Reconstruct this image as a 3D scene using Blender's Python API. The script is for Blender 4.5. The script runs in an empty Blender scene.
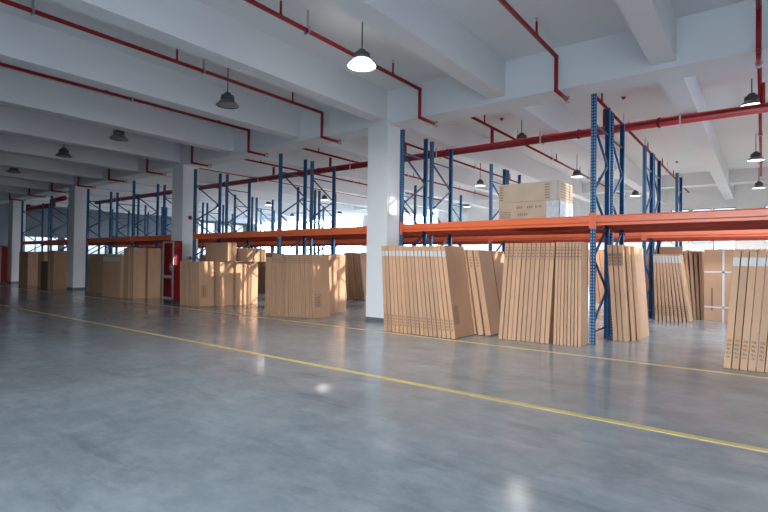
import bpy, bmesh, math, random
from mathutils import Vector, Matrix
random.seed(7)
R = math.radians
scene = bpy.context.scene
COL = scene.collection

# ------------------------------------------------------------------ camera
F_PX = 495.877
yaw, pitch, roll = R(37.3364), R(0.7734), R(0.7475)
fwd = Vector((-math.sin(yaw)*math.cos(pitch), math.cos(yaw)*math.cos(pitch), math.sin(pitch)))
rt = Vector((math.cos(yaw), math.sin(yaw), 0))
up = rt.cross(fwd)
rt2 = rt*math.cos(roll) + up*math.sin(roll)
up2 = -rt*math.sin(roll) + up*math.cos(roll)
cd = bpy.data.cameras.new('camera'); cam = bpy.data.objects.new('camera', cd); COL.objects.link(cam)
m = Matrix.Identity(4)
for i in range(3):
    m[i][0] = rt2[i]; m[i][1] = up2[i]; m[i][2] = -fwd[i]
m[0][3], m[1][3], m[2][3] = 0, 0, 1.5
cam.matrix_world = m
cd.sensor_width = 36; cd.lens = F_PX*36/768; cd.clip_end = 300
scene.camera = cam

# ------------------------------------------------------------------ world, sun, daylight portals, exposure
w = bpy.data.worlds.new('sky'); scene.world = w; w.use_nodes = True
nt = w.node_tree; bg = nt.nodes['Background']
bg.inputs['Strength'].default_value = 14.0
_tc = nt.nodes.new('ShaderNodeTexCoord'); _sp = nt.nodes.new('ShaderNodeSeparateXYZ'); nt.links.new(_tc.outputs['Generated'], _sp.inputs[0])
_rp = nt.nodes.new('ShaderNodeValToRGB'); nt.links.new(_sp.outputs[2], _rp.inputs[0])
_e = _rp.color_ramp.elements; _e.new(.5)
_e[0].position = 0.0; _e[0].color = (.22, .25, .28, 1); _e[1].position = .02; _e[1].color = (.75, .86, .96, 1); _e[2].position = .8; _e[2].color = (.62, .79, .97, 1)
nt.links.new(_rp.outputs[0], bg.inputs['Color'])
sd = bpy.data.lights.new('sun', 'SUN'); so = bpy.data.objects.new('sun', sd); COL.objects.link(so)
sd.energy = 3.2; sd.angle = R(1.0); sd.color = (1.0, 0.90, 0.76)
to_sun = Vector((1.0, 0.20, 0.17)).normalized()
so.rotation_euler = to_sun.to_track_quat('Z', 'Y').to_euler(); so.location = (20, 12, 8)
def portal(name, loc, rot, sx, sy):
    l = bpy.data.lights.new(name, 'AREA'); l.shape = 'RECTANGLE'; l.size = sx; l.size_y = sy
    o = bpy.data.objects.new(name, l); COL.objects.link(o); o.location = loc; o.rotation_euler = rot
    l.cycles.is_portal = True
portal('daylight_front_door', (-.2, -6.25, 2.4), (R(90), 0, 0), 6.0, 4.8)
portal('daylight_right_opening', (3.45, 13.8, 3.82), (R(90), 0, R(90)), 3.8, 2.35)  # portal for the added sun opening in the right wall
portal('daylight_back_windows', (-18.5, 32.3, 3.1), (R(90), 0, R(180)), 46, 4.2)
portal('daylight_left_windows', (-42.3, 21.5, 3.2), (R(90), 0, R(-90)), 21, 4.0)
vs = scene.view_settings
scene.display_settings.display_device = 'sRGB'
vs.view_transform = 'Standard'; vs.look = 'None'; vs.exposure = 1.0; vs.gamma = 1.0; vs.use_curve_mapping = False

# ------------------------------------------------------------------ helpers
def tag(o, label=None, cat=None, group=None, kind=None):
    if label: o['label'] = label
    if cat: o['category'] = cat
    if group: o['group'] = group
    if kind: o['kind'] = kind
    return o
def empty(name, loc=(0, 0, 0), rz=0):
    o = bpy.data.objects.new(name, None); COL.objects.link(o)
    o.location = loc; o.rotation_euler = (0, 0, rz); o.empty_display_size = .2
    return o
class MB:
    def __init__(s): s.bm = bmesh.new(); s.mi = 0
    def box(s, x0, x1, y0, y1, z0, z1, bev=0):
        r = bmesh.ops.create_cube(s.bm, size=1)
        for v in r['verts']:
            v.co = Vector(((x0+x1)/2+v.co.x*(x1-x0), (y0+y1)/2+v.co.y*(y1-y0), (z0+z1)/2+v.co.z*(z1-z0)))
        fs = set(f for v in r['verts'] for f in v.link_faces)
        for f in fs: f.material_index = s.mi
        if bev:
            es = list(set(e for v in r['verts'] for e in v.link_edges))
            bmesh.ops.bevel(s.bm, geom=es, offset=bev, segments=1, affect='EDGES', profile=.5)
        return s
    def tube(s, p, q, r, n=12, r2=None, cap=True):
        p = Vector(p); q = Vector(q); d = q-p
        rr = bmesh.ops.create_cone(s.bm, cap_ends=cap, segments=n, radius1=r, radius2=r if r2 is None else r2, depth=d.length)
        mt = Matrix.Translation((p+q)/2) @ d.to_track_quat('Z', 'Y').to_matrix().to_4x4()
        bmesh.ops.transform(s.bm, matrix=mt, verts=rr['verts'])
        for f in set(f for v in rr['verts'] for f in v.link_faces):
            f.material_index = s.mi; f.smooth = len(f.verts) == 4
        return s
    def path(s, pts, r, n=12):
        for a, b in zip(pts[:-1], pts[1:]): s.tube(a, b, r, n)
        for a in pts[1:-1]: s.ball(a, r*1.12, n)
        return s
    def ball(s, c, r, n=12):
        rr = bmesh.ops.create_uvsphere(s.bm, u_segments=n, v_segments=max(6, n//2), radius=r)
        bmesh.ops.translate(s.bm, vec=Vector(c), verts=rr['verts'])
        for f in set(f for v in rr['verts'] for f in v.link_faces): f.material_index = s.mi; f.smooth = True
        return s
    def lathe(s, prof, n=32, c=(0, 0, 0)):
        c = Vector(c); rings = []
        for r_, z in prof:
            rings.append([s.bm.verts.new(c+Vector((r_*math.cos(2*math.pi*k/n), r_*math.sin(2*math.pi*k/n), z))) for k in range(n)])
        for a, b in zip(rings[:-1], rings[1:]):
            for k in range(n):
                f = s.bm.faces.new((a[k], a[(k+1) % n], b[(k+1) % n], b[k])); f.smooth = True; f.material_index = s.mi
        return s
    def prism(s, pts, y0, y1):     # polygon in XZ extruded in Y
        a = [s.bm.verts.new((x, y0, z)) for x, z in pts]; b = [s.bm.verts.new((x, y1, z)) for x, z in pts]
        n = len(pts); fs = [s.bm.faces.new(a), s.bm.faces.new(b[::-1])]
        for k in range(n): fs.append(s.bm.faces.new((a[(k+1) % n], a[k], b[k], b[(k+1) % n])))
        for f in fs: f.material_index = s.mi
        return s
    def beamx(s, pts, x0, x1):     # polygon in YZ extruded in X
        a = [s.bm.verts.new((x0, y, z)) for y, z in pts]; b = [s.bm.verts.new((x1, y, z)) for y, z in pts]
        n = len(pts); s.bm.faces.new(a); s.bm.faces.new(b[::-1])
        for k in range(n): s.bm.faces.new((a[(k+1) % n], a[k], b[k], b[(k+1) % n]))
        return s
    def mesh(s, name, mats):
        bmesh.ops.recalc_face_normals(s.bm, faces=s.bm.faces)
        me = bpy.data.meshes.new(name); s.bm.to_mesh(me); s.bm.free()
        for q in (mats if isinstance(mats, (list, tuple)) else [mats]): me.materials.append(q)
        return me
    def build(s, name, mats, parent=None, loc=(0, 0, 0)):
        return link(name, s.mesh(name, mats), parent, loc)
def link(name, me, parent=None, loc=(0, 0, 0)):
    o = bpy.data.objects.new(name, me); COL.objects.link(o); o.location = loc
    if parent: o.parent = parent
    return o
def copy_tree(o, parent=None, root=True):
    c = o.copy(); COL.objects.link(c)
    if parent: c.parent = parent
    for ch in list(o.children): copy_tree(ch, c, False)
    return c

# ------------------------------------------------------------------ materials
def newmat(name):
    mt = bpy.data.materials.new(name); mt.use_nodes = True
    n = mt.node_tree; b = n.nodes['Principled BSDF']
    return mt, n, b
def N(n, t, **kw):
    x = n.nodes.new(t)
    for k, v in kw.items():
        if k in x.inputs.keys() if isinstance(k, str) else False: x.inputs[k].default_value = v
        else: setattr(x, k, v)
    return x
def mathn(n, op, a, b=None, c=None):
    x = n.nodes.new('ShaderNodeMath'); x.operation = op
    for i, v in enumerate((a, b, c)):
        if v is None: continue
        if hasattr(v, 'is_output') or isinstance(v, bpy.types.NodeSocket): n.links.new(v, x.inputs[i])
        else: x.inputs[i].default_value = v
    return x.outputs[0]
def mix(n, f, a, b):
    x = n.nodes.new('ShaderNodeMix'); x.data_type = 'RGBA'
    for s_, v in ((x.inputs[0], f), (x.inputs[6], a), (x.inputs[7], b)):
        if isinstance(v, bpy.types.NodeSocket): n.links.new(v, s_)
        elif isinstance(v, (int, float)): s_.default_value = v
        else: s_.default_value = (*v, 1)
    return x.outputs[2]
def noise(n, scale, detail=4, rough=.55, vec=None, mp=(1, 1, 1)):
    tc = n.nodes.new('ShaderNodeTexCoord'); mpn = n.nodes.new('ShaderNodeMapping'); mpn.inputs['Scale'].default_value = mp
    n.links.new(tc.outputs['Object'] if vec is None else vec, mpn.inputs[0])
    x = n.nodes.new('ShaderNodeTexNoise'); x.inputs['Scale'].default_value = scale; x.inputs['Detail'].default_value = detail; x.inputs['Roughness'].default_value = rough
    n.links.new(mpn.outputs[0], x.inputs['Vector']); return x.outputs['Fac']
def ramp(n, f, stops):
    x = n.nodes.new('ShaderNodeValToRGB'); e = x.color_ramp.elements
    while len(e) < len(stops): e.new(.5)
    for el, (p, c) in zip(e, stops): el.position = p; el.color = (*c, 1) if len(c) == 3 else c
    n.links.new(f, x.inputs[0]); return x.outputs[0]
def plain(name, c, rough=.5, metal=0, var=.06, scale=6, spec=.5):
    mt, n, b = newmat(name)
    f = noise(n, scale)
    lo = tuple(v*(1-var) for v in c); hi = tuple(min(1, v*(1+var)) for v in c)
    n.links.new(ramp(n, f, [(.3, lo), (.7, hi)]), b.inputs['Base Color'])
    b.inputs['Roughness'].default_value = rough; b.inputs['Metallic'].default_value = metal
    b.inputs['Specular IOR Level'].default_value = spec
    return mt
M = {}
M['paint'] = plain('white_wall_paint', (.78, .78, .775), .8, var=.02, scale=.6, spec=.2)
M['ceiling'] = plain('ceiling_paint', (.72, .735, .75), .75, var=.025, scale=.35, spec=.25)
M['greywall'] = plain('grey_cladding', (.13, .145, .165), .7, var=.08, scale=1)
M['red'] = plain('red_pipe_paint', (.30, .010, .014), .5, var=.1, scale=4, spec=.3)
M['maroon'] = plain('dark_red_pipe_paint', (.19, .007, .010), .45, var=.1, scale=4, spec=.35)
M['redbox'] = plain('red_cabinet_paint', (.26, .008, .012), .35, var=.05)
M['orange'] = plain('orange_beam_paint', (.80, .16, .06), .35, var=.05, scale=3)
M['shaded_orange'] = plain('shaded_orange_paint', (.34, .045, .022), .5, var=.12, scale=3, spec=.3)  # darker copy of the orange, shade among the rear beams painted in
M['galv'] = plain('galvanised_steel', (.5, .52, .54), .4, .7, var=.08)
M['black'] = plain('dark_housing', (.06, .065, .07), .45)
M['white'] = plain('white_sticker', (.55, .53, .51), .5, var=.04, scale=20)
M['tape'] = plain('white_tape', (.46, .45, .44), .3, var=.06, scale=12)
M['ink'] = plain('dark_brown_ink', (.09, .055, .04), .7)
M['ink2'] = plain('faded_brown_ink', (.24, .165, .11), .7)
M['skirt'] = plain('dark_grey_skirting', (.13, .14, .15), .6)
M['yellow'] = plain('yellow_floor_paint', (.64, .50, .19), .4, var=.12, scale=3)
M['alu'] = plain('aluminium', (.62, .64, .66), .35, .6)
M['lampshade'] = plain('spun_aluminium_shade', (.17, .175, .18), .35, .5)
M['wrap'] = plain('silver_wrap', (.75, .77, .8), .22, .3, var=.2, scale=14)

# blue upright paint with two columns of punched slots
mt, n, b = newmat('blue_upright_paint'); M['blue'] = mt
tc = n.nodes.new('ShaderNodeTexCoord'); sp = n.nodes.new('ShaderNodeSeparateXYZ'); n.links.new(tc.outputs['Object'], sp.inputs[0])
zz = mathn(n, 'ABSOLUTE', mathn(n, 'SUBTRACT', mathn(n, 'FRACT', mathn(n, 'DIVIDE', sp.outputs[2], .06)), .5))
hz = mathn(n, 'LESS_THAN', zz, .27)
xx = mathn(n, 'ABSOLUTE', mathn(n, 'SUBTRACT', mathn(n, 'ABSOLUTE', sp.outputs[0]), .024))
hx = mathn(n, 'LESS_THAN', xx, .010)
fr = mathn(n, 'LESS_THAN', sp.outputs[1], -.035)
h1 = mathn(n, 'MULTIPLY', mathn(n, 'MULTIPLY', hz, hx), fr)
yy = mathn(n, 'LESS_THAN', mathn(n, 'ABSOLUTE', mathn(n, 'ADD', sp.outputs[1], .012)), .006)
sd_ = mathn(n, 'GREATER_THAN', mathn(n, 'ABSOLUTE', sp.outputs[0]), .042)
h2 = mathn(n, 'MULTIPLY', mathn(n, 'MULTIPLY', hz, yy), sd_)
hole = mathn(n, 'MAXIMUM', h1, h2)
base = ramp(n, noise(n, 5), [(.3, (.002, .050, .145)), (.7, (.004, .075, .20))])
n.links.new(mix(n, hole, base, (.22, .34, .45)), b.inputs['Base Color'])
b.inputs['Roughness'].default_value = .5; b.inputs['Specular IOR Level'].default_value = .25
M['lit_liner'] = plain('brightened_cabinet_liner', (.50, .03, .035), .5)  # brighter red put on the back so the unlit inside shows
M['brace'] = plain('blue_brace_paint', (.006, .045, .13), .42)

# polished concrete floor
mt, n, b = newmat('polished_concrete'); M['floor'] = mt
f1 = noise(n, .55, 8, .62); f2 = noise(n, 3.2, 6, .65); f3 = noise(n, .35, 5, .6, mp=(.25, 1.6, 1))
c1 = ramp(n, f1, [(.30, (.17, .19, .205)), (.5, (.27, .30, .318)), (.70, (.37, .40, .415))])
c2 = ramp(n, f2, [(.3, (.21, .235, .255)), (.72, (.38, .41, .425))])
c = mix(n, .42, c1, c2)
f6 = noise(n, 9.0, 5, .7, mp=(.6, 1.5, 1))
c = mix(n, mathn(n, 'MULTIPLY', ramp(n, f6, [(.42, (0, 0, 0)), (.68, (1, 1, 1))]), .22), c, (.16, .175, .185))
f7 = noise(n, 1.7, 7, .75, mp=(.8, 1.3, 1))
c = mix(n, mathn(n, 'MULTIPLY', ramp(n, f7, [(.5, (0, 0, 0)), (.62, (1, 1, 1))]), .30), c, (.43, .455, .465))
f4 = noise(n, 1.1, 9, .7, mp=(.35, 1.9, 1))
dk = ramp(n, f4, [(.56, (0, 0, 0)), (.70, (1, 1, 1))])
c = mix(n, mathn(n, 'MULTIPLY', dk, .42), c, (.07, .08, .09))
f5 = noise(n, .9, 7, .7, mp=(.5, 2.6, 1))
lt = ramp(n, f5, [(.64, (0, 0, 0)), (.70, (1, 1, 1))])
c = mix(n, mathn(n, 'MULTIPLY', lt, .3), c, (.50, .53, .55))
# sawn control joints every 6 m
tc = n.nodes.new('ShaderNodeTexCoord'); sp = n.nodes.new('ShaderNodeSeparateXYZ'); n.links.new(tc.outputs['Object'], sp.inputs[0])
def joint(sock, off):
    q = mathn(n, 'ABSOLUTE', mathn(n, 'SUBTRACT', mathn(n, 'FRACT', mathn(n, 'DIVIDE', mathn(n, 'ADD', sock, off), 6.2)), .5))
    return mathn(n, 'LESS_THAN', q, .0011)
jn = mathn(n, 'MAXIMUM', mathn(n, 'LESS_THAN', mathn(n, 'ABSOLUTE', mathn(n, 'SUBTRACT', sp.outputs[1], 11.82)), .016), mathn(n, 'LESS_THAN', mathn(n, 'ABSOLUTE', mathn(n, 'SUBTRACT', sp.outputs[1], 23.5)), .02))
c = mix(n, mathn(n, 'MULTIPLY', jn, .6), c, (.05, .055, .06))
n.links.new(c, b.inputs['Base Color'])
rg = mathn(n, 'ADD', mathn(n, 'MULTIPLY', f2, .14), mathn(n, 'ADD', mathn(n, 'MULTIPLY', f3, .20), .01))
n.links.new(rg, b.inputs['Roughness']); b.inputs['Specular IOR Level'].default_value = .36
bp = n.nodes.new('ShaderNodeBump'); bp.inputs['Strength'].default_value = .06; bp.inputs['Distance'].default_value = .02
n.links.new(f2, bp.inputs['Height']); n.links.new(bp.outputs[0], b.inputs['Normal'])

def glassmat(name, tint=(1, 1, 1), gl=.08):
    mt, n, b = newmat(name)
    t = n.nodes.new('ShaderNodeBsdfTransparent'); t.inputs[0].default_value = (*tint, 1)
    g = n.nodes.new('ShaderNodeBsdfGlossy'); g.inputs['Roughness'].default_value = .03
    fr = n.nodes.new('ShaderNodeFresnel'); fr.inputs[0].default_value = 1.45
    mx = n.nodes.new('ShaderNodeMixShader')
    ge = n.nodes.new('ShaderNodeNewGeometry')
    n.links.new(mathn(n, 'MULTIPLY', fr.outputs[0], mathn(n, 'SUBTRACT', 1.0, ge.outputs['Backfacing'])), mx.inputs[0]); n.links.new(t.outputs[0], mx.inputs[1]); n.links.new(g.outputs[0], mx.inputs[2])
    n.links.new(mx.outputs[0], n.nodes['Material Output'].inputs[0]); n.nodes.remove(b)
    return mt
M['glass'] = glassmat('window_glass'); M['dimmed'] = glassmat('glare_dimming_glass', (.22, .23, .24)); M['cabglass'] = glassmat('cabinet_glass', (.92, .88, .88))  # second window glass darkened only to hold back sky glare
def emis(name, c, s):
    mt, n, b = newmat(name)
    b.inputs['Base Color'].default_value = (.8, .8, .8, 1); b.inputs['Emission Color'].default_value = (*c, 1); b.inputs['Emission Strength'].default_value = s
    return mt
M['lens_bright'] = emis('lit_lens_bright', (1, .98, .95), 14)
M['lens_lit'] = emis('lit_lens', (1, .96, .9), 3.5)
M['shade_lit'] = emis('glowing_acrylic_shade', (1, .98, .95), 3.0)
M['lens_off'] = plain('unlit_lens', (.25, .25, .25), .3)

# cardboard: per-object tone, printed marks as rows of small characters on the narrow front edge
_cm = {}
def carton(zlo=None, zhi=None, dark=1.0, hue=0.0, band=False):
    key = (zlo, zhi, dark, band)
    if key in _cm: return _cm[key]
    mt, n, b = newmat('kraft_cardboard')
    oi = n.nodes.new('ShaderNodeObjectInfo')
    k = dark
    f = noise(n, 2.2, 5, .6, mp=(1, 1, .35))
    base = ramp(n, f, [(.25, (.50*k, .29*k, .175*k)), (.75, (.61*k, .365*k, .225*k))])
    tone = ramp(n, oi.outputs['Random'], [(0, (.86, .86, .87)), (1, (1.06, 1.04, 1.02))])
    mu = n.nodes.new('ShaderNodeMix'); mu.data_type = 'RGBA'; mu.blend_type = 'MULTIPLY'; mu.inputs[0].default_value = 1
    n.links.new(base, mu.inputs[6]); n.links.new(tone, mu.inputs[7]); c = mu.outputs[2]
    tc = n.nodes.new('ShaderNodeTexCoord'); sp = n.nodes.new('ShaderNodeSeparateXYZ'); n.links.new(tc.outputs['Object'], sp.inputs[0])
    if zlo is not None:
        inz = mathn(n, 'MULTIPLY', mathn(n, 'GREATER_THAN', sp.outputs[2], zlo), mathn(n, 'LESS_THAN', sp.outputs[2], zhi))
        fr = mathn(n, 'LESS_THAN', sp.outputs[1], .004)
        inx = mathn(n, 'LESS_THAN', mathn(n, 'ABSOLUTE', sp.outputs[0]), .028)
        if band:
            ink = mathn(n, 'MULTIPLY', inz, fr)
            c = mix(n, mathn(n, 'MULTIPLY', ink, .45), c, (.13, .075, .05))
        row = mathn(n, 'GREATER_THAN', mathn(n, 'FRACT', mathn(n, 'DIVIDE', sp.outputs[2], .062)), .38)
        mp = n.nodes.new('ShaderNodeMapping'); mp.inputs['Scale'].default_value = (70, 1, 60)
        n.links.new(tc.outputs['Object'], mp.inputs[0])
        vo = n.nodes.new('ShaderNodeTexNoise'); vo.inputs['Scale'].default_value = 1.0; vo.inputs['Detail'].default_value = 1
        n.links.new(mp.outputs[0], vo.inputs['Vector'])
        gl = mathn(n, 'GREATER_THAN', vo.outputs['Fac'], .47)
        ink = mathn(n, 'MULTIPLY', mathn(n, 'MULTIPLY', inz, fr), mathn(n, 'MULTIPLY', mathn(n, 'MULTIPLY', row, gl), inx))
        c = mix(n, mathn(n, 'MULTIPLY', ink, .72), c, (.09, .055, .04))
    n.links.new(c, b.inputs['Base Color']); b.inputs['Roughness'].default_value = .62
    b.inputs['Specular IOR Level'].default_value = .3
    _cm[key] = mt
    return mt

# ================================================================== THE SETTING
def struct(name, mb, mat):
    return tag(mb.build(name, mat), kind='structure')
XL, XR, YF, YB, ZC = -42.0, 3.2, -6.0, 32.0, 5.85
struct('floor', MB().box(XL-.3, XR+.3, YF-.3, YB+.3, -.15, 0), M['floor'])
M['asphalt'] = plain('dark_asphalt', (.06, .062, .065), .85, var=.2, scale=2)
struct('ground', MB().box(XL-40, XR+40, YF-40, YB+40, -.35, -.12), M['asphalt'])
struct('ceiling', MB().box(XL-.3, XR+.3, YF-.3, YB+.3, ZC, ZC+.25), M['ceiling'])
# yellow lane lines
struct('trim_1', MB().box(XL+1, XR, 5.11, 5.21, 0, .003), M['yellow'])
struct('trim_2', MB().box(XL+1, XR, 8.50, 8.59, 0, .003), M['yellow'])

def wall_with_holes(name, axis, pos, thick, a0, a1, z0, z1, holes, mat):
    mb = MB(); cur = a0
    def bx(p, q, u, v):
        if q-p < 1e-4 or v-u < 1e-4: return
        if axis == 'y': mb.box(p, q, pos, pos+thick, u, v)
        else: mb.box(pos, pos+thick, p, q, u, v)
    for h0, h1, hz0, hz1 in sorted(holes):
        bx(cur, h0, z0, z1); bx(h0, h1, z0, hz0); bx(h0, h1, hz1, z1); cur = h1
    bx(cur, a1, z0, z1)
    return struct(name, mb, mat)
wn = [0]
def window(axis, pos, a0, a1, z0, z1, nm=3, bars=1, glass='glass'):
    wn[0] += 1
    r = tag(empty('window_%d' % wn[0]), kind='structure')
    mb = MB(); t = .03
    def bx(m_, p, q, u, v, d=.03):
        if axis == 'y': m_.box(p, q, pos-d, pos+d, u, v)
        else: m_.box(pos-d, pos+d, p, q, u, v)
    for k in range(nm+1):
        a = a0+(a1-a0)*k/nm
        bx(mb, max(a0, a-t), min(a1, a+t), z0, z1)
    for k in range(bars+2):
        z = z0+(z1-z0)*k/(bars+1); bx(mb, a0, a1, max(z0, z-t), min(z1, z+t))
    f = mb.build('window_frame', M['skirt'], r)
    g = MB(); bx(g, a0, a1, z0, z1, .004); g.build('window_pane', M[glass], r)
# back wall with its high window band
back = [(-40.6, -37.6), (-37, -34), (-33.4, -30.4), (-29.8, -26.8), (-26.2, -23.2), (-22.6, -19.4), (-13.5, -12.0),
        (-4.1, -3.22), (-3.1, -2.2), (-2.1, -1.1), (.1, 2.9)]
hb = []
for i, (a, b_) in enumerate(back):
    if a < -19: z0, z1 = .9, 5.6
    elif a < -10: z0, z1 = 1.2, 3.4
    else: z0, z1 = (2.3 if a == -2.1 else 2.8), 4.68
    hb.append((a, b_, z0, z1))
wall_with_holes('wall_back', 'y', YB, .25, XL, XR, 0, ZC, hb, M['paint'])
for a, b_, z0, z1 in hb: window('y', YB+.12, a, b_, z0, z1, 3 if b_-a > 2 else 1, 1, 'glass' if a < -19 else 'dimmed')
hl = [(11.8+k*3.35, 14.8+k*3.35, 1.5, 3.08 if k < 4 else 5.1) for k in range(6)]
wall_with_holes('wall_left', 'x', XL-.25, .25, YF, YB, 0, ZC, hl, M['greywall'])
for a, b_, z0, z1 in hl: window('x', XL-.12, a, b_, z0, z1, 2, 0, 'dimmed')
wall_with_holes('wall_front', 'y', YF-.25, .25, XL, XR, 0, ZC, [(-3.2, 2.8, 0, 4.8)], M['greywall'])
hr = [(11.9, 15.7, 2.65, 5.0)]  # unseen opening, sized and placed to aim the sunlight
wall_with_holes('wall_right', 'x', XR, .25, YF, YB, 0, ZC, hr, M['paint'])
for a, b_, z0, z1 in hr[1:]: window('x', XR+.12, a, b_, z0, z1, 3, 1)

# concrete girder over the columns, columns, cross beams
struct('girder', MB().box(XL, XR, 9.93, 10.62, 5.0, ZC), M['ceiling'])
struct('girder', MB().box(XL, XR, 27.0, 27.5, 5.28, ZC), M['ceiling'])
cols = [(-8.16, -7.51), (-17.65, -16.92), (-27.18, -26.45), (-35.95, -35.22)]
for x0, x1 in cols:
    c_ = struct('column', MB().box(x0, x1, 9.95, 10.6, .1, 5.0), M['paint'])
    s_ = MB().box(x0-.006, x1+.006, 9.944, 10.606, 0, .1).build('skirting', M['skirt'], c_)
bx_ = [-1.4+3.13*k for k in range(3, -1, -1)] + [-1.4-3.17*k for k in range(1, 13)]
for x in bx_:
    if x > XR-.3 or x < XL: continue
    struct('beam', MB().box(x-.2, x+.2, YF, 9.93, 5.1, ZC), M['ceiling'])
    struct('beam', MB().box(x-.2, x+.2, 10.62, YB, 5.1, ZC), M['ceiling'])

# ================================================================== PALLET RACKS
PW, PD = .09, .075
def post_mesh(h):
    mb = MB(); t = .006
    mb.box(-PW/2, PW/2, -PD/2, -PD/2+t, 0, h)
    mb.box(-PW/2, -PW/2+t, -PD/2+t, PD/2, 0, h); mb.box(PW/2-t, PW/2, -PD/2+t, PD/2, 0, h)
    mb.box(-PW/2+t, -PW/2+.022, PD/2-t, PD/2, 0, h); mb.box(PW/2-.022, PW/2-t, PD/2-t, PD/2, 0, h)
    return mb.mesh('post', M['blue'])
def foot_mesh():
    mb = MB().box(-.075, .075, -.065, .065, 0, .008)
    for sx in (-1, 1): mb.tube((sx*.058, -.045, .008), (sx*.058, -.045, .02), .01, 8)
    return mb.mesh('base_plate', M['brace'])
HP = 4.78
PM, FM = post_mesh(HP), foot_mesh()
def brace_mesh(dep):
    mb = MB(); y0, y1 = PD/2, dep-PD/2
    z = 4.22
    mb.box(-.016, .016, y0, y1, z-.016, z+.016); side = 0
    mb.box(-.016, .016, y0, y1, .22, .252)
    while z > .7:
        z2 = z-.64; a, b_ = (y0, y1) if side == 0 else (y1, y0)
        mb.tube((0, a, z-.03), (0, b_, z2), .025, 6); z = z2; side = 1-side
    return mb.mesh('bracing', M['brace'])
_bm = {}
def beam_obj(x0, x1, y, root, front=True, conn=True, cc=(1, 1), paint='orange'):
    L = round(x1-x0, 3); s = -1 if front else 1
    key = (L, front, cc, paint)
    if key not in _bm:
        mb = MB()
        pr = [(-.010, 2.26), (.022, 2.26), (.022, 2.45), (-.012, 2.45), (-.030, 2.425), (-.030, 2.325), (-.010, 2.305)]
        pr = [(p[0]*(1 if front else -1), p[1]) for p in pr]
        mb.beamx(pr, PW/2+.002, L-PW/2-.002)
        me = mb.mesh('beam', M[paint])
        yy0, yy1 = sorted((s*.042, s*.050)); cs = []
        if cc[0]: cs.append(MB().box(-.001, PW/2+.02, yy0, yy1, 2.2, 2.5).mesh('beam_connector', M[paint]))
        if cc[1]: cs.append(MB().box(L-PW/2-.02, L+.001, yy0, yy1, 2.2, 2.5).mesh('beam_connector', M[paint]))
        _bm[key] = (me, cs)
    me, cm = _bm[key]
    o = link('beam', me, root, (x0-root.location.x, y-root.location.y, 0))
    for q in cm: link('beam_connector', q, o)
    return o
def rack(yf, yr, xs, label, start_post=True, end_post=True, beams=True, in_shade=False, group='blue and orange pallet racks'):
    x0 = xs[0]; root = empty('pallet_rack', (x0, yf, 0))
    tag(root, label, 'pallet rack', group)
    dep = round(yr-yf, 3)
    key = ('br', dep)
    if key not in _bm: _bm[key] = brace_mesh(dep)
    for i, x in enumerate(xs):
        if (i == 0 and not start_post) or (i == len(xs)-1 and not end_post): continue
        p = link('post', PM, root, (x-x0, 0, 0)); link('base_plate', FM, p); link('bracing', _bm[key], p)
        q = link('post', PM, root, (x-x0, yr-yf, 0)); q.rotation_euler = (0, 0, math.pi); link('base_plate', FM, q)
    for i, (a, b_) in enumerate(zip(xs[:-1], xs[1:])):
        if not beams: break
        for y, fr in ((yf, True), (yr, False)):
            beam_obj(a, b_, y, root, fr, cc=(int(start_post or i > 0), int(end_post or i < len(xs)-2)), paint='orange' if fr and not in_shade else 'shaded_orange')
    return root
YF1, YR1 = 10.05, 11.08
rack(9.93, 11.0, [-7.05, -2.565, 2.0], 'front pallet rack right of the nearest white column, holding a large wrapped carton')
rack(YF1, YR1, [-16.27, -11.67, -8.17], 'front pallet rack between the nearest and second white columns, over stacks of flat cartons', end_post=False)
rack(YF1, YR1, [-25.2, -20.8, -17.66], 'front pallet rack between the second and third white columns, left of the red hose cabinet', end_post=False)
rack(YF1, YR1, [-33.95, -29.6, -27.19], 'front pallet rack in the dark far left between the third and fourth white columns', end_post=False)
xs_all = [-33.9, -29.6, -25.2, -20.8, -16.27, -11.67, -7.1, -2.58, 2.0]
rack(11.38, 12.42, xs_all, 'long pallet rack standing back to back behind the front racks', in_shade=True)
xs2 = [x+.03 for x in xs_all]
rack(15.0, 16.05, xs2, 'second line of pallet racks across the aisle, its front half')
rack(16.32, 17.38, xs2, 'second line of pallet racks across the aisle, its rear half', in_shade=True)
rack(20.0, 21.05, [x+.2 for x in xs_all], 'farthest line of blue uprights, nearest to the back windows', beams=False)

# ================================================================== CARTONS
ORD = ['first', 'second', 'third', 'fourth', 'fifth', 'sixth', 'seventh', 'eighth', 'ninth', 'tenth', 'eleventh', 'twelfth', 'thirteenth', 'fourteenth',
       'fifteenth', 'sixteenth', 'seventeenth', 'eighteenth', 'nineteenth', 'twentieth', 'twenty-first', 'twenty-second', 'twenty-third', 'twenty-fourth']
def panel_mesh(t, d, h, mat):
    # flat carton on its narrow edge, origin at the middle of the front foot; folded flap seams on the narrow faces
    mb = MB(); mb.box(-t/2, t/2, 0, d, 0, h, min(.004, t*.08))
    return mb.mesh('flat_carton', mat)
def edge_seam(t, d, h):
    mb = MB()
    mb.box(-.0015, .0015, .03, d-.03, h-.001, h+.0008)
    return mb.mesh('flap_seam', M['ink'])
def tape_mesh(t, d, h):
    mb = MB(); z = h*.55
    mb.box(t/2-.0005, t/2+.0012, d*.47, d*.47+.055, .01, h-.01)
    mb.box(-t/2+.005, t/2-.002, d*.47, d*.47+.055, h-.0005, h+.0012)
    return mb.mesh('packing_tape', M['cleartape'])
M['cleartape'] = plain('brown_packing_tape', (.30, .18, .11), .22, var=.05)
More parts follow.
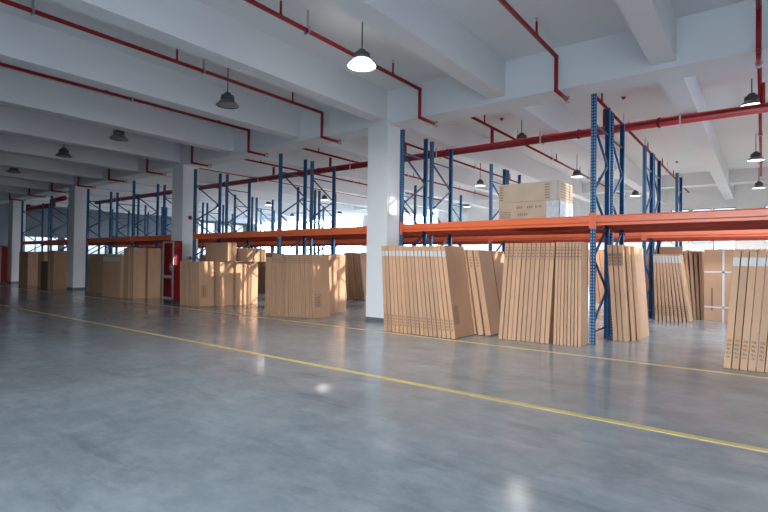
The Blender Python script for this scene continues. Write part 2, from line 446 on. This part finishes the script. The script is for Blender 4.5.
def row(n, xb, xt, y, h, depth, where, group, t=None, marks=None, lab=None, dark=1.0, band=False, seam=True, jit=.006, tape=False, ends=False, sink=0, hj=.0):
    """n flat cartons side by side; xb, xt = bottom and top x of the left face of the first and right face of the last, y = (first, last)"""
    wb = (xb[1]-xb[0])/n; wt = (xt[1]-xt[0])/n
    t = t or min(wb, wt)*.90
    mat = carton(marks[0] if marks else None, marks[1] if marks else None, dark, band=band)
    me = panel_mesh(t, depth, h, mat); sm = edge_seam(t, depth, h) if seam else None
    lm = None
    if lab: lm = MB().box(-t*.46, t*.46, -.0018, .0012, lab[0], lab[1]).mesh('paper_label', M['white'])
    tm = tape_mesh(t, depth, h) if tape else None
    out = []
    for i in range(n):
        b_ = xb[0]+wb*(i+.5); tp = xt[0]+wt*(i+.5)
        ang = math.atan2(tp-b_, h)
        yy = y[0]+(y[1]-y[0])*(i/(max(1, n-1)))+random.uniform(-jit, jit)
        o = link('flat_carton', me, None, (b_, yy, 0)); o.rotation_euler = (0, ang, 0)
        o.location.z = t/2*abs(math.sin(ang))
        if hj: o.scale = (1, 1, 1-random.random()*hj)
        if n > 1:
            lb = '%s flat carton from left, %s' % (ORD[i], where)
        else: lb = 'flat brown carton ' + where
        tag(o, lb, 'carton', group)
        if sm: link('flap_seam', sm, o)
        if lm: link('paper_label', lm, o)
        if tm and i == n-1: link('packing_tape', tm, o)
        out.append(o)
    return out
def stamp(o, x, rows, y0, y1, z0, z1, rot=True):
    """block of printed characters on the +X face of a carton"""
    mb = MB(); random.seed(int(z0*100)+rows)
    ny = rows; 
    for r_ in range(ny):
        ya = y0+(y1-y0)*r_/ny; yb_ = y0+(y1-y0)*(r_+.6)/ny; z = z0
        while z < z1-.02:
            l = random.uniform(.012, .045)
            mb.box(x-.0006, x+.0008, ya, yb_, z, min(z+l, z1)); z += l+.014
    mb.box(x-.0006, x+.0008, y0-.04, y0-.03, z0-.02, z1+.02); mb.box(x-.0006, x+.0008, y1+.02, y1+.03, z0-.02, z1+.02)
    mb.box(x-.0006, x+.0008, y0-.04, y1+.03, z1+.02, z1+.03)
    mb.build('printed_text', M['ink'], o)

def box_carton(x0, x1, y0, y1, z0, z1, label, group=None, dark=1.0, taped=False, rz=0, white=None):
    r = tag(empty('carton', ((x0+x1)/2, (y0+y1)/2, z0), rz), label, 'carton', group)
    a, b_, h = (x1-x0)/2, (y1-y0)/2, z1-z0
    MB().box(-a, a, -b_, b_, 0, h, .006).build('carton_body', carton(None, None, dark), r)
    sm = MB().box(-a+.02, a-.02, -.002, .002, h-.001, h+.0012)
    for s in (-1, 1):
        sm.box(s*(a-.0005), s*(a+.001), -.002, .002, h-.2, h-.02) if s > 0 else sm.box(-(a+.001), -(a-.0005), -.002, .002, h-.2, h-.02)
    sm.build('flap_seam', M['ink'], r)
    tp = MB().box(-a-.0012, a+.0012, -.03, .03, h-.0008, h+.002); tp.box(a-.0008, a+.002, -.03, .03, h-.15, h)
    tp.build('packing_tape', M['cleartape'], r)
    if white: MB().box(-a*.94, a*.94, -b_-.002, -b_+.001, white[0], white[1]).build('paper_label', M['white'], r)
    return r
# -- nearest column: white-labelled row
A = row(17, (-6.60, -4.81), (-6.70, -5.09), (8.68, 8.68), 1.87, .80, 'in the white-labelled row beside nearest column', 'white-labelled flat cartons beside the nearest column', marks=(.14, .40), lab=(1.65, 1.76))
stamp(A[-1], .0420, 3, .09, .22, .28, .62)
# -- three leaning behind it
B = row(3, (-4.92, -4.46), (-5.19, -4.78), (9.50, 9.56), 1.80, 1.30, 'in the trio leaning between the two big front rows', 'three flat cartons leaning in the gap', marks=(1.42, 1.66), tape=True)
# -- tall row under the near bay (two halves)
C1 = row(11, (-4.21, -3.21), (-4.08, -3.11), (9.33, 9.40), 1.92, .45, 'in the tall row near the front blue post, left half', 'tall flat cartons left of the near blue post, left half', marks=(1.60, 1.84))
C2 = row(8, (-3.14, -2.63), (-3.095, -2.635), (9.40, 9.42), 1.93, .45, 'in the tall row touching the front blue post, right half', 'tall flat cartons left of the near blue post, right half', marks=(1.60, 1.84))
# -- right edge of the frame
D = row(10, (-.46, .52), (-.34, .64), (8.95, 8.95), 1.74, .7, 'in the white-labelled row at the right edge', 'white-labelled flat cartons at the right edge', marks=(.16, .44), lab=(1.52, 1.645))
# -- right of the near post, inside the rack
E1 = row(3, (-2.37, -2.10), (-2.50, -2.22), (10.70, 10.74), 1.92, 1.3, 'in the dark-banded set right of front blue post', 'dark-banded flat cartons right of the near blue post', marks=(1.50, 1.76), band=True)
E2 = row(2, (-2.09, -1.93), (-2.21, -2.07), (10.95, 11.1), 1.90, .95, 'in the plain pair beside the dark-banded set', 'plain pair of flat cartons right of the near blue post', tape=False)
stamp(E1[-1], .0445, 2, .35, .50, .35, .75)
# -- second aisle, right
F1 = row(9, (-2.37, -1.52), (-2.42, -1.78), (15.5, 15.6), 1.84, .7, 'in the white-labelled row across the aisle', 'white-labelled flat cartons across the aisle', marks=(.15, .45), lab=(1.60, 1.80))
row(18, (-3.5, -1.62), (-3.7, -1.8), (17.8, 17.9), 2.02, .7, 'in the dark back row above the aisle row', 'back row of flat cartons above the aisle row', hj=.04)
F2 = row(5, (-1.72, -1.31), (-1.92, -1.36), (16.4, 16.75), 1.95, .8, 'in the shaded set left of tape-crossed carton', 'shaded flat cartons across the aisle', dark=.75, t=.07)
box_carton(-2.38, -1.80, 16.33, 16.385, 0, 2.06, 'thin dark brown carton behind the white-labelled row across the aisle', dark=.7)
G = tag(empty('tall_carton', (-.93, 16.45, 0)), 'tall wide flat carton with a white tape cross facing the aisle', 'carton')
MB().box(-.36, .36, 0, .14, 0, 1.98, .006).build('carton_body', carton(None, None, .9), G)
tb = MB().box(.06, .11, -.003, .143, .0, 1.982); tb.box(-.362, .362, -.003, .143, 1.34, 1.39); tb.box(-.362, .362, -.003, .143, .37, .41)
tb.build('tape_cross', M['tape'], G)
pt = MB()
for k in range(14): pt.box(-.20, -.15, -.002, 0, .30+k*.045, .325+k*.045)
pt.build('printed_text', M['ink'], G)
row(8, (-.72, .25), (-.90, .10), (17.9, 17.95), 2.02, .7, 'in the row right of tape-crossed carton', 'flat cartons right of the tape-crossed carton', lab=(1.6, 1.8))
# -- second stack from nearest column (left bay)
H0 = row(4, (-11.06, -10.80), (-11.05, -10.86), (9.02, 9.05), 1.62, .6, 'in the shorter set ending the dense stack', 'shorter flat cartons at the left end of the dense stack')
H1 = row(20, (-10.79, -9.38), (-10.82, -9.48), (9.06, 9.30), 1.70, .62, 'in the dense stack between two nearest columns', 'dense stack of flat cartons between the two nearest columns', marks=(1.44, 1.60), jit=.012, t=.047)
stamp(H1[-1], .0245, 3, .10, .25, .30, .60)
row(6, (-10.2, -9.78), (-10.26, -9.84), (9.98, 10.0), 1.71, .62, 'in the set directly behind the dense stack', 'middle set behind the dense stack')
row(6, (-10.45, -10.0), (-10.48, -10.03), (10.66, 10.68), 1.72, .55, 'in the rearmost set behind the dense stack', 'rearmost set behind the dense stack')
# -- stack beside the hose cabinet
I1 = row(7, (-15.46, -14.36), (-15.50, -14.48), (9.05, 9.12), 1.46, .55, 'in the low stack touching the hose cabinet', 'low stack of flat cartons right of the hose cabinet', t=.118)
stamp(I1[-1], .0595, 2, .12, .25, .3, .65)
row(5, (-14.90, -14.14), (-14.94, -14.20), (9.70, 9.72), 1.46, .52, 'in the middle low stack near hose cabinet', 'middle low set right of the hose cabinet')
row(4, (-14.66, -14.12), (-14.66, -14.12), (10.27, 10.30), 1.46, .40, 'in the third low stack near hose cabinet', 'third low set right of the hose cabinet')
row(4, (-14.76, -14.24), (-14.76, -14.24), (10.72, 10.76), 1.46, .55, 'in the rear low stack near hose cabinet', 'rear low set right of the hose cabinet')

box_carton(-15.25, -13.98, 9.85, 10.2, 1.475, 2.10, 'open topped brown box lying on the low stack right of the hose cabinet')
bx2 = box_carton(-14.72, -13.70, 10.40, 11.2, 1.475, 1.93, 'brown box on the rear low stacks right of the hose cabinet')
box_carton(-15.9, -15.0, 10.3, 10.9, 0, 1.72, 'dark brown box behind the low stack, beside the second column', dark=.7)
# -- bay left of the hose cabinet
row(1, (-21.45, -19.85), (-21.45, -19.85), (9.15, 9.15), 1.66, .5, 'wide with a white strip along its top, left of hose cabinet', None, lab=(1.42, 1.58), t=1.56)
row(1, (-19.72, -19.30), (-19.72, -19.30), (9.18, 9.18), 1.94, .4, 'standing upright just right of the wide white-stripped carton', None, t=.40)
row(2, (-19.25, -18.98), (-19.28, -19.02), (9.20, 9.22), 1.95, .48, 'in the tall pair left of hose cabinet', 'tall pair left of the hose cabinet')
row(3, (-19.35, -18.98), (-19.35, -18.98), (9.76, 9.78), 1.95, .5, 'in the middle set behind the tall pair', 'tall middle set left of the hose cabinet')
row(3, (-19.40, -18.95), (-19.40, -18.95), (10.32, 10.34), 1.95, .55, 'in the rear set behind the tall pair', 'tall rear set left of the hose cabinet')
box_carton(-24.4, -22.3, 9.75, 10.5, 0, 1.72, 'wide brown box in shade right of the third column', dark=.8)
# -- far left bay
row(4, (-33.1, -31.9), (-33.1, -31.9), (9.7, 9.75), 1.85, .6, 'in the dim stack near the fourth column', 'far left dim stack')
row(3, (-30.6, -29.9), (-30.6, -29.9), (9.8, 9.85), 1.85, .7, 'in the dim stack amid third and fourth columns', 'midway dim stack')
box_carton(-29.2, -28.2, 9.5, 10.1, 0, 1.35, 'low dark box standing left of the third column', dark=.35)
row(3, (-27.9, -27.3), (-27.9, -27.3), (9.35, 9.4), 1.88, .8, 'in the stack touching the third column', 'sunlit stack left of the third column')

# -- large cartons on the rack beam level
pale = plain('pale_kraft_film', (.47, .35, .25), .4, var=.08, scale=2)
def upper_carton():
    r = tag(empty('wrapped_carton', (-3.95, 10.62, 2.452)), 'large low brown carton with silver wrap at its corner, lying on the rack beams', 'carton')
    MB().box(-.66, .66, -.44, .44, 0, .38, .006).build('carton_body', pale, r)
    wr = MB().box(.40, .668, -.448, -.438, .0, .375); wr.box(.658, .668, -.448, .448, 0, .375); wr.build('silver_wrap', M['wrap'], r)
    pt = MB(); random.seed(3)
    x = -.35
    for g in ((-.25, -.12), (-.02, .10), (.16, .28)):
        xx = g[0]
        while xx < g[1]:
            pt.box(xx, xx+.03, -.4425, -.4395, .24, .29) if random.random() < .7 else pt.box(xx+.01, xx+.018, -.4425, -.4395, .23, .30); xx += .045
    xx = -.22
    while xx < .0: pt.box(xx, xx+.03, -.4425, -.4395, .09, .135); xx += .045
    for k in range(4): pt.box(-.62, -.38, -.4425, -.4395, .05+k*.04, .065+k*.04)
    pt.build('printed_text', M['ink2'], r)
    q = tag(empty('wrapped_carton', (-3.95, 10.62, 2.834)), 'large brown carton taped white at its right end, on top of the wrapped one', 'carton')
    MB().box(-.66, .66, -.44, .44, 0, .40, .006).build('carton_body', pale, q)
    MB().box(.50, .60, -.444, .444, -.004+.004, .404).build('tape_cross', M['tape'], q)
    sp_ = MB()
    for k in range(6):
        for yy in range(7): sp_.box(.6595, .6615, -.36+yy*.11, -.30+yy*.11, .05+k*.055, .075+k*.055)
        sp_.box(-.64, -.56, -.4425, -.4395, .05+k*.055, .075+k*.055); sp_.box(.36, .46, -.4425, -.4395, .05+k*.055, .07+k*.055)
    sp_.build('printed_text', M['ink2'], q)
upper_carton()

# -- cartons in the aisles and back rows (seen between the front stacks and under the beams)
random.seed(11)
row(5, (-20.45, -19.8), (-20.55, -20.0), (16.6, 16.8), 1.95, .6, 'in the back-row set seen left of dense stack', 'leaning back-row set seen left of the dense stack')
row(6, (-13.4, -12.6), (-13.6, -12.9), (15.1, 15.3), 1.9, .6, 'in the back-row set edging the nearest column', 'back-row set seen left of the nearest column')
row(5, (-16.9, -16.1), (-16.9, -16.1), (17.6, 17.8), 1.9, .5, 'in the back-row set just past the dense stack', 'back-row stack seen between dense stack and nearest column')
row(5, (-24.2, -23.2), (-24.2, -23.2), (26.5, 26.8), 2.1, .6, 'in the farthest set glimpsed past the dense stack', 'farthest stack seen left of the nearest column')
row(9, (1.0, 2.6), (.7, 2.3), (21.3, 21.3), 2.15, .8, 'in the farthest row beyond the right edge', 'leaning row under the farthest rack, right')
row(12, (-1.0, .9), (-1.3, .6), (21.3, 21.3), 2.15, .8, 'in the farthest row below the bright windows', 'row leaning right under the farthest rack')
row(16, (-5.6, -2.4), (-5.9, -2.7), (21.3, 21.4), 2.15, .8, 'in the farthest row behind the front blue post', 'row under the farthest rack behind the near blue post')
row(10, (-6.4, -4.9), (-6.6, -5.1), (15.4, 15.4), 1.9, .7, 'in the second-line row behind the leaning trio', 'second-line row behind the leaning set of three')
row(10, (-9.6, -7.9), (-9.8, -8.1), (20.5, 20.6), 1.95, .7, 'in the farthest row right of nearest column', 'farthest-line row right of the nearest column')
row(12, (-11.3, -9.6), (-11.4, -9.7), (15.6, 15.7), 1.8, .7, 'in the second-line row behind the nearest column', 'second-line row near the nearest column')
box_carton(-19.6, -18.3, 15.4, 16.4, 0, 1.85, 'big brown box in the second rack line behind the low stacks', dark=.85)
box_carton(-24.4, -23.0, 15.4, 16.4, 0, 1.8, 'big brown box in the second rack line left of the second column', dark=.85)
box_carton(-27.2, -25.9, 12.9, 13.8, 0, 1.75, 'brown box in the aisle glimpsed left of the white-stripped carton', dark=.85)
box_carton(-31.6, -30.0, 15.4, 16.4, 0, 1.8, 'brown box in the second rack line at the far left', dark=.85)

# ================================================================== HOSE CABINETS
def cabinet(x, y, label):
    r = tag(empty('hose_cabinet', (x, y, 0)), label, 'fire hose cabinet', 'red fire hose cabinets in front of the columns')
    W, Dp, H = .72, .30, 2.17
    bd = MB()
    bd.box(0, .02, 0, Dp, .08, H); bd.box(W-.02, W, 0, Dp, .08, H); bd.box(0, W, Dp-.02, Dp, .08, H); bd.box(0, W, 0, Dp, H-.02, H); bd.box(0, W, 0, Dp, .08, .10)
    bd.build('cabinet_body', M['redbox'], r)
    MB().box(.021, W-.021, Dp-.03, Dp-.021, .101, H-.021).build('bright_back_liner', M['lit_liner'], r)
    for sx in (.05, W-.05): MB().box(sx-.03, sx+.03, .03, Dp-.03, 0, .08).build('foot', M['black'], r)
    d = empty('dummy'); bpy.data.objects.remove(d)
    dr = MB()
    dr.box(0, .07, -.025, 0, .12, H-.02); dr.box(W-.07, W, -.025, 0, .12, H-.02)
    dr.box(.07, W-.07, -.025, 0, H-.08, H-.02); dr.box(.07, W-.07, -.025, 0, .12, .20); dr.box(.07, W-.07, -.025, 0, .86, .96)
    dd = dr.build('cabinet_door', M['alu'], r)
    MB().box(.07, W-.07, -.014, -.010, .20, H-.08).build('glass_pane', M['cabglass'], dd)
    MB().box(W-.09, W-.075, -.05, -.025, .95, 1.10).build('handle', M['black'], dd)
    hs = MB()
    for k in range(4): hs.lathe([(.14-.03*k, -.03), (.155-.03*k, -.03), (.155-.03*k, .03), (.14-.03*k, .03), (.14-.03*k, -.03)], 24)
    bmesh.ops.rotate(hs.bm, verts=hs.bm.verts, matrix=Matrix.Rotation(R(90), 3, 'X'))
    hs.build('hose_reel', M['white'], r, (W/2+.06, .12, 1.25))
    MB().box(.02, W-.02, .02, Dp-.02, .88, .90).build('shelf', M['redbox'], r)
    ex = MB()
    for sx in (.22, .46): ex.tube((sx, .13, .1), (sx, .13, .52), .075, 16); ex.ball((sx, .13, .52), .075); ex.tube((sx, .13, .52), (sx, .13, .66), .02, 8); ex.box(sx-.06, sx+.04, .115, .145, .64, .67)
    ex.build('extinguishers', M['red'], r)
    return r
cabinet(-16.98, 9.28, 'red fire hose cabinet with white framed glass door before the second column')
cabinet(-35.35, 9.28, 'red fire hose cabinet in the dark at the far left, before the fourth column')
# alarm devices on the second column's right face
ar = tag(empty('alarm_sounder', (-16.92, 10.26, 3.08)), 'small round red alarm high on the right face of the second column', 'fire alarm')
a_ = MB(); a_.lathe([(0, .05), (.035, .05), (.055, .02), (.06, 0)], 20); bmesh.ops.rotate(a_.bm, verts=a_.bm.verts, matrix=Matrix.Rotation(R(90), 3, 'Y')); a_.build('sounder_dome', M['redbox'], ar)
MB().box(0, .012, -.07, .07, -.07, .07).build('mounting_plate', M['red'], ar)
ar = tag(empty('call_point', (-16.92, 10.27, 1.58)), 'white and red manual call point low on the right face of the second column', 'fire alarm')
MB().box(0, .05, -.09, .09, -.08, .08, .008).build('housing', M['white'], ar)
a_ = MB(); a_.lathe([(0, .065), (.05, .06), (.055, .05)], 20); bmesh.ops.rotate(a_.bm, verts=a_.bm.verts, matrix=Matrix.Rotation(R(90), 3, 'Y')); a_.build('button', M['redbox'], ar)

# ================================================================== SPRINKLER PIPES
def hanger(parent, x, y, z, top, r_, along='x'):
    mb = MB(); w_ = r_+.02
    if along == 'x': mb.box(x-.02, x+.02, y-w_-.012, y-w_, z-w_, top); mb.box(x-.02, x+.02, y-w_, y+w_, z-w_-.012, z-w_); mb.box(x-.02, x+.02, y+w_, y+w_+.012, z-w_, top)
    else: mb.box(x-.010, x+.010, y-.016, y+.016, z+r_, top); mb.lathe([(r_+.004, -.02), (r_+.012, -.02), (r_+.012, .02), (r_+.004, .02)], 14, (0, 0, 0)) if False else mb.box(x-w_, x+w_, y-.015, y+.015, z-w_, z-r_); mb.box(x-w_, x-r_, y-.015, y+.015, z-w_, z+w_) if along != 'x' else None; mb.box(x+r_, x+w_, y-.015, y+.015, z-w_, z+w_) if along != 'x' else None
    mb.build('pipe_hanger', M['galv'], parent, (-parent.location.x, -parent.location.y, -parent.location.z))
def sprinkler(parent, x, y, z, ztop, r_=.02):
    mb = MB().tube((x, y, z), (x, y, ztop-.07), r_, 10); mb.tube((x, y, z), (x, y, z+.05), r_*1.5, 10)
    o = mb.build('sprinkler_riser', M['red'], parent, (-parent.location.x, -parent.location.y, -parent.location.z))
    h = MB().tube((x, y, ztop-.07), (x, y, ztop-.02), .012, 8); h.tube((x, y, ztop-.02), (x, y, ztop-.014), .03, 12)
    h.build('sprinkler_head', M['galv'], o)
place = {-.05: 'at the right edge, over the aisle', -3.15: 'second from the right edge', -6.27: 'passing behind the bright lit lamp', -9.4: 'third from the right, crossing the upper left',
         -12.52: 'fourth from the right edge', -15.62: 'dropping near the second column', -18.66: 'dropping just left of the second column',
         -21.84: 'dropping midway between second and third columns', -24.9: 'dropping just right of the third column', -28.0: 'dropping left of the third column', -31.1: 'in the dark toward the fourth column', -34.2: 'in the dark beside the fourth column'}
for x, d in place.items():
    r = tag(empty('sprinkler_pipe', (x, 9.5, 5.5)), 'thin red sprinkler pipe under the near ceiling, ' + d, 'sprinkler pipe', 'thin red sprinkler pipes in front of the girder')
    MB().path([(0, YF-9.5+.3, 0), (0, 0, 0), (0, 0, -.65), (0, .68, -.65)], .038, 14).build('pipe', M['red'], r)
    sp_ = MB().tube((0, .62, -.65), (0, .71, -.65), .055, 12)
    sp_.build('end_cap', M['galv'], r)
    he = MB().tube((0, .72, -.70), (0, .72, -.58), .036, 10); he.build('sprinkler_head', M['redbox'], r)
    for y in (8.45, 5.35, 2.25, -.85): sprinkler(r, x, y, 5.5, 5.83)
    for y in (5.95, 2.86): hanger(r, x, y, 5.5, 5.85, .038, 'y')
# main pipe
mp = tag(empty('main_pipe', (-12, 13.62, 5.0)), 'thick dark red main pipe running the length of the hall behind the girder', 'pipe')
mb = MB(); L0, L1 = -33.0, XR-.2
mb.tube((L0+12, 0, 0), (L1+12, 0, 0), .105, 20)
mb.build('pipe', M['maroon'], mp)
for x in (-2.0, -3.9, -7.9, -13.6, -19.6, -24.5):
    MB().tube((x+12-.03, 0, 0), (x+12+.03, 0, 0), .125, 20).build('coupling', M['maroon'], mp)
for x in (-1.55, -4.9, -8.25, -11.9, -17.1, -23.2, -29.5, 1.7, 5): hanger(mp, x, 13.62, 5.0, 5.12 if False else 5.18, .105)
for x in (-1.4, -4.57, -7.74, -10.91, -17.25, -23.6): MB().box(x-.33, x+.25, 13.5, 13.58, 5.05+.045, 5.135+.0).build('hanger_channel', M['galv'], mp, (12, -13.62, -5.0)) if False else None
for x in (0.0, -3.25, -6.4, -9.55, -13.0, -16.25, -19.45, -22.9, -26.8, -30): MB().tube((x+12, 0, .08), (x+12, 0, .55 if x > -11 else .45), .05, 14).build('riser', M['red'], mp)
lp = tag(empty('looped_main_pipe', (-34.9, 11.6, 4.97)), 'thick red pipe end bending up and down at the far left of the hall', 'pipe')
MB().path([(2.6, 0, .05), (.9, 0, 0), (.9, 0, -.25), (-3.2, 0, -.25), (-3.2, 0, .02)], .14, 16).build('pipe', M['red'], lp)
bplace = {-.05: 'at the right edge', -3.15: 'passing above the near blue posts', -6.3: 'over the large wrapped carton', -9.5: 'right of the nearest column', -12.9: 'left of the nearest column',
          -16.2: 'above the dense stack', -19.4: 'beyond the second column'}
for x, d in bplace.items():
    y0 = 12.1; r = tag(empty('branch_pipe', (x, y0, 5.5)), 'thin red sprinkler branch running to the back wall, ' + d, 'sprinkler pipe', 'thin red branches behind the girder')
    MB().path([(0, 0, 0), (0, 19.0, 0)], .038, 12).build('pipe', M['red'], r)
    for y in (12.9, 16.0, 19.1, 22.2, 25.3): sprinkler(r, x, y, 5.5, 5.83)
    for y in (15.3, 18.6, 23.5): hanger(r, x, y, 5.5, 5.85, .038, 'y')
# red ceiling detectors
for (x, y), d in zip(((-2.85, 13.83), (-6.19, 13.82), (-2.82, 23.6)), ('above and right of the near blue posts', 'above the large wrapped carton', 'farthest back above the small lamps')):
    r = tag(empty('ceiling_detector', (x, y, 5.85)), 'small red detector dot on the ceiling, ' + d, 'smoke detector', 'ceiling detectors')
    MB().lathe([(0, -.06), (.03, -.06), (.045, -.03), (.06, 0)], 20).build('detector_head', M['redbox'], r)
    MB().tube((0, 0, -.008), (0, 0, 0), .08, 20).build('base_ring', M['white'], r)

# ================================================================== PENDANT LAMPS
def lamp(x, y, label, state, z=4.96, power=0, tilt=0):
    r = tag(empty('pendant_lamp', (x, y, z)), label, 'pendant lamp', 'high-bay pendant lamps')
    MB().tube((0, 0, .26), (0, 0, ZC-z), .012, 10).build('rod', M['black'], r)
    hs = MB().lathe([(.0, .29), (.06, .29), (.085, .255), (.09, .235), (.135, .22), (.145, .12), (.12, .10), (0, .10)], 28)
    for k in range(18):
        a = 2*math.pi*k/18; c_, s_ = math.cos(a), math.sin(a)
        hs.tube((.142*c_, .142*s_, .115), (.132*c_, .132*s_, .222), .008, 5)
    hs.build('driver_housing', M['black'], r)
    MB().lathe([(.125, .118), (.17, .09), (.22, .035), (.25, .0), (.245, -.004), (.21, .028), (.165, .082), (.12, .108)], 40).build('lamp_shade', M['shade_lit' if state == 2 else 'lampshade'], r)
    ln = MB().lathe([(.0, .0), (.12, .002), (.235, .012), (.235, .016), (0, .02)], 40)
    ln.build('lens', M['lens_bright' if state == 2 else 'lens_lit' if state == 1 else 'lens_off'], r)
    if power:
        l = bpy.data.lights.new('lamp_light', 'AREA'); l.shape = 'DISK'; l.size = .44; l.energy = power; l.color = (1, .965, .93); l.spread = R(170)
        o = bpy.data.objects.new('lamp_light', l); COL.objects.link(o); o.parent = r; o.location = (0, 0, -.012)
lamp(-5.62, 6.65, 'brightly lit pendant lamp in front of the nearest column', 2, power=60)
lamp(-9.5, 6.62, 'unlit grey pendant lamp hanging at upper left of the second column', 0)
lamp(-14.74, 6.66, 'unlit dark pendant lamp, second of the unlit ones counting from the bright lamp', 0)
lamp(-18.8, 6.71, 'unlit dark pendant lamp, third counting from the bright lamp, above the third column', 0)
lamp(-24.05, 6.8, 'farthest unlit pendant lamp in the dark upper left', 0)
lamp(-.2, 14.15, 'pendant lamp hanging just above the main pipe at the right edge', 1, power=35, z=5.22)
lamp(-.17, 20.0, 'lit pendant lamp at the right edge below the main pipe, the larger', 1, power=130)
lamp(-.12, 27.0, 'lit pendant lamp at the right edge, lowest and smallest of three', 1, power=130)
lamp(-5.7, 14.15, 'pendant lamp just above the main pipe over the wrapped carton', 1, power=35, z=5.12)
lamp(-5.79, 20.0, 'lit pendant lamp behind the near blue posts, right of the wrapped carton', 1, power=130)
lamp(-9.95, 20.0, 'lit pendant lamp left of the wrapped carton', 1, power=130)
lamp(-14.3, 20.0, 'small lit pendant lamp seen between the posts left of the nearest column', 1, power=130)
lamp(-19.5, 20.0, 'small lit pendant lamp seen between posts right of the second column', 1, power=130)

back_lamps = {  # all but the last two are added to brighten the back
    (-9.95, 27.0): 'added pendant fill lamp near the back wall, left of the wrapped carton',
    (-5.0, 27.0): 'added pendant fill lamp near the back wall, behind the near blue posts',
    (-14.3, 27.0): 'added pendant fill lamp near the back wall, left of the nearest column',
    (-19.5, 27.0): 'added tiny pendant fill lamp near the back wall, above the dense stack',
    (-24.3, 20.0): 'added tiny pendant fill lamp left of the dense stack',
    (-24.3, 26.5): 'added tiny pendant fill lamp at the bright back windows, above the dense stack',
    (-29.0, 26.2): 'tiny lit pendant lamp at the bright back windows, farther left',
    (-28.5, 19.3): 'tiny lit pendant lamp seen just right of the second column',
}
for (x, y), d in back_lamps.items(): lamp(x, y, d, 1, power=60 if x < -24.2 and y < 21 else 200)
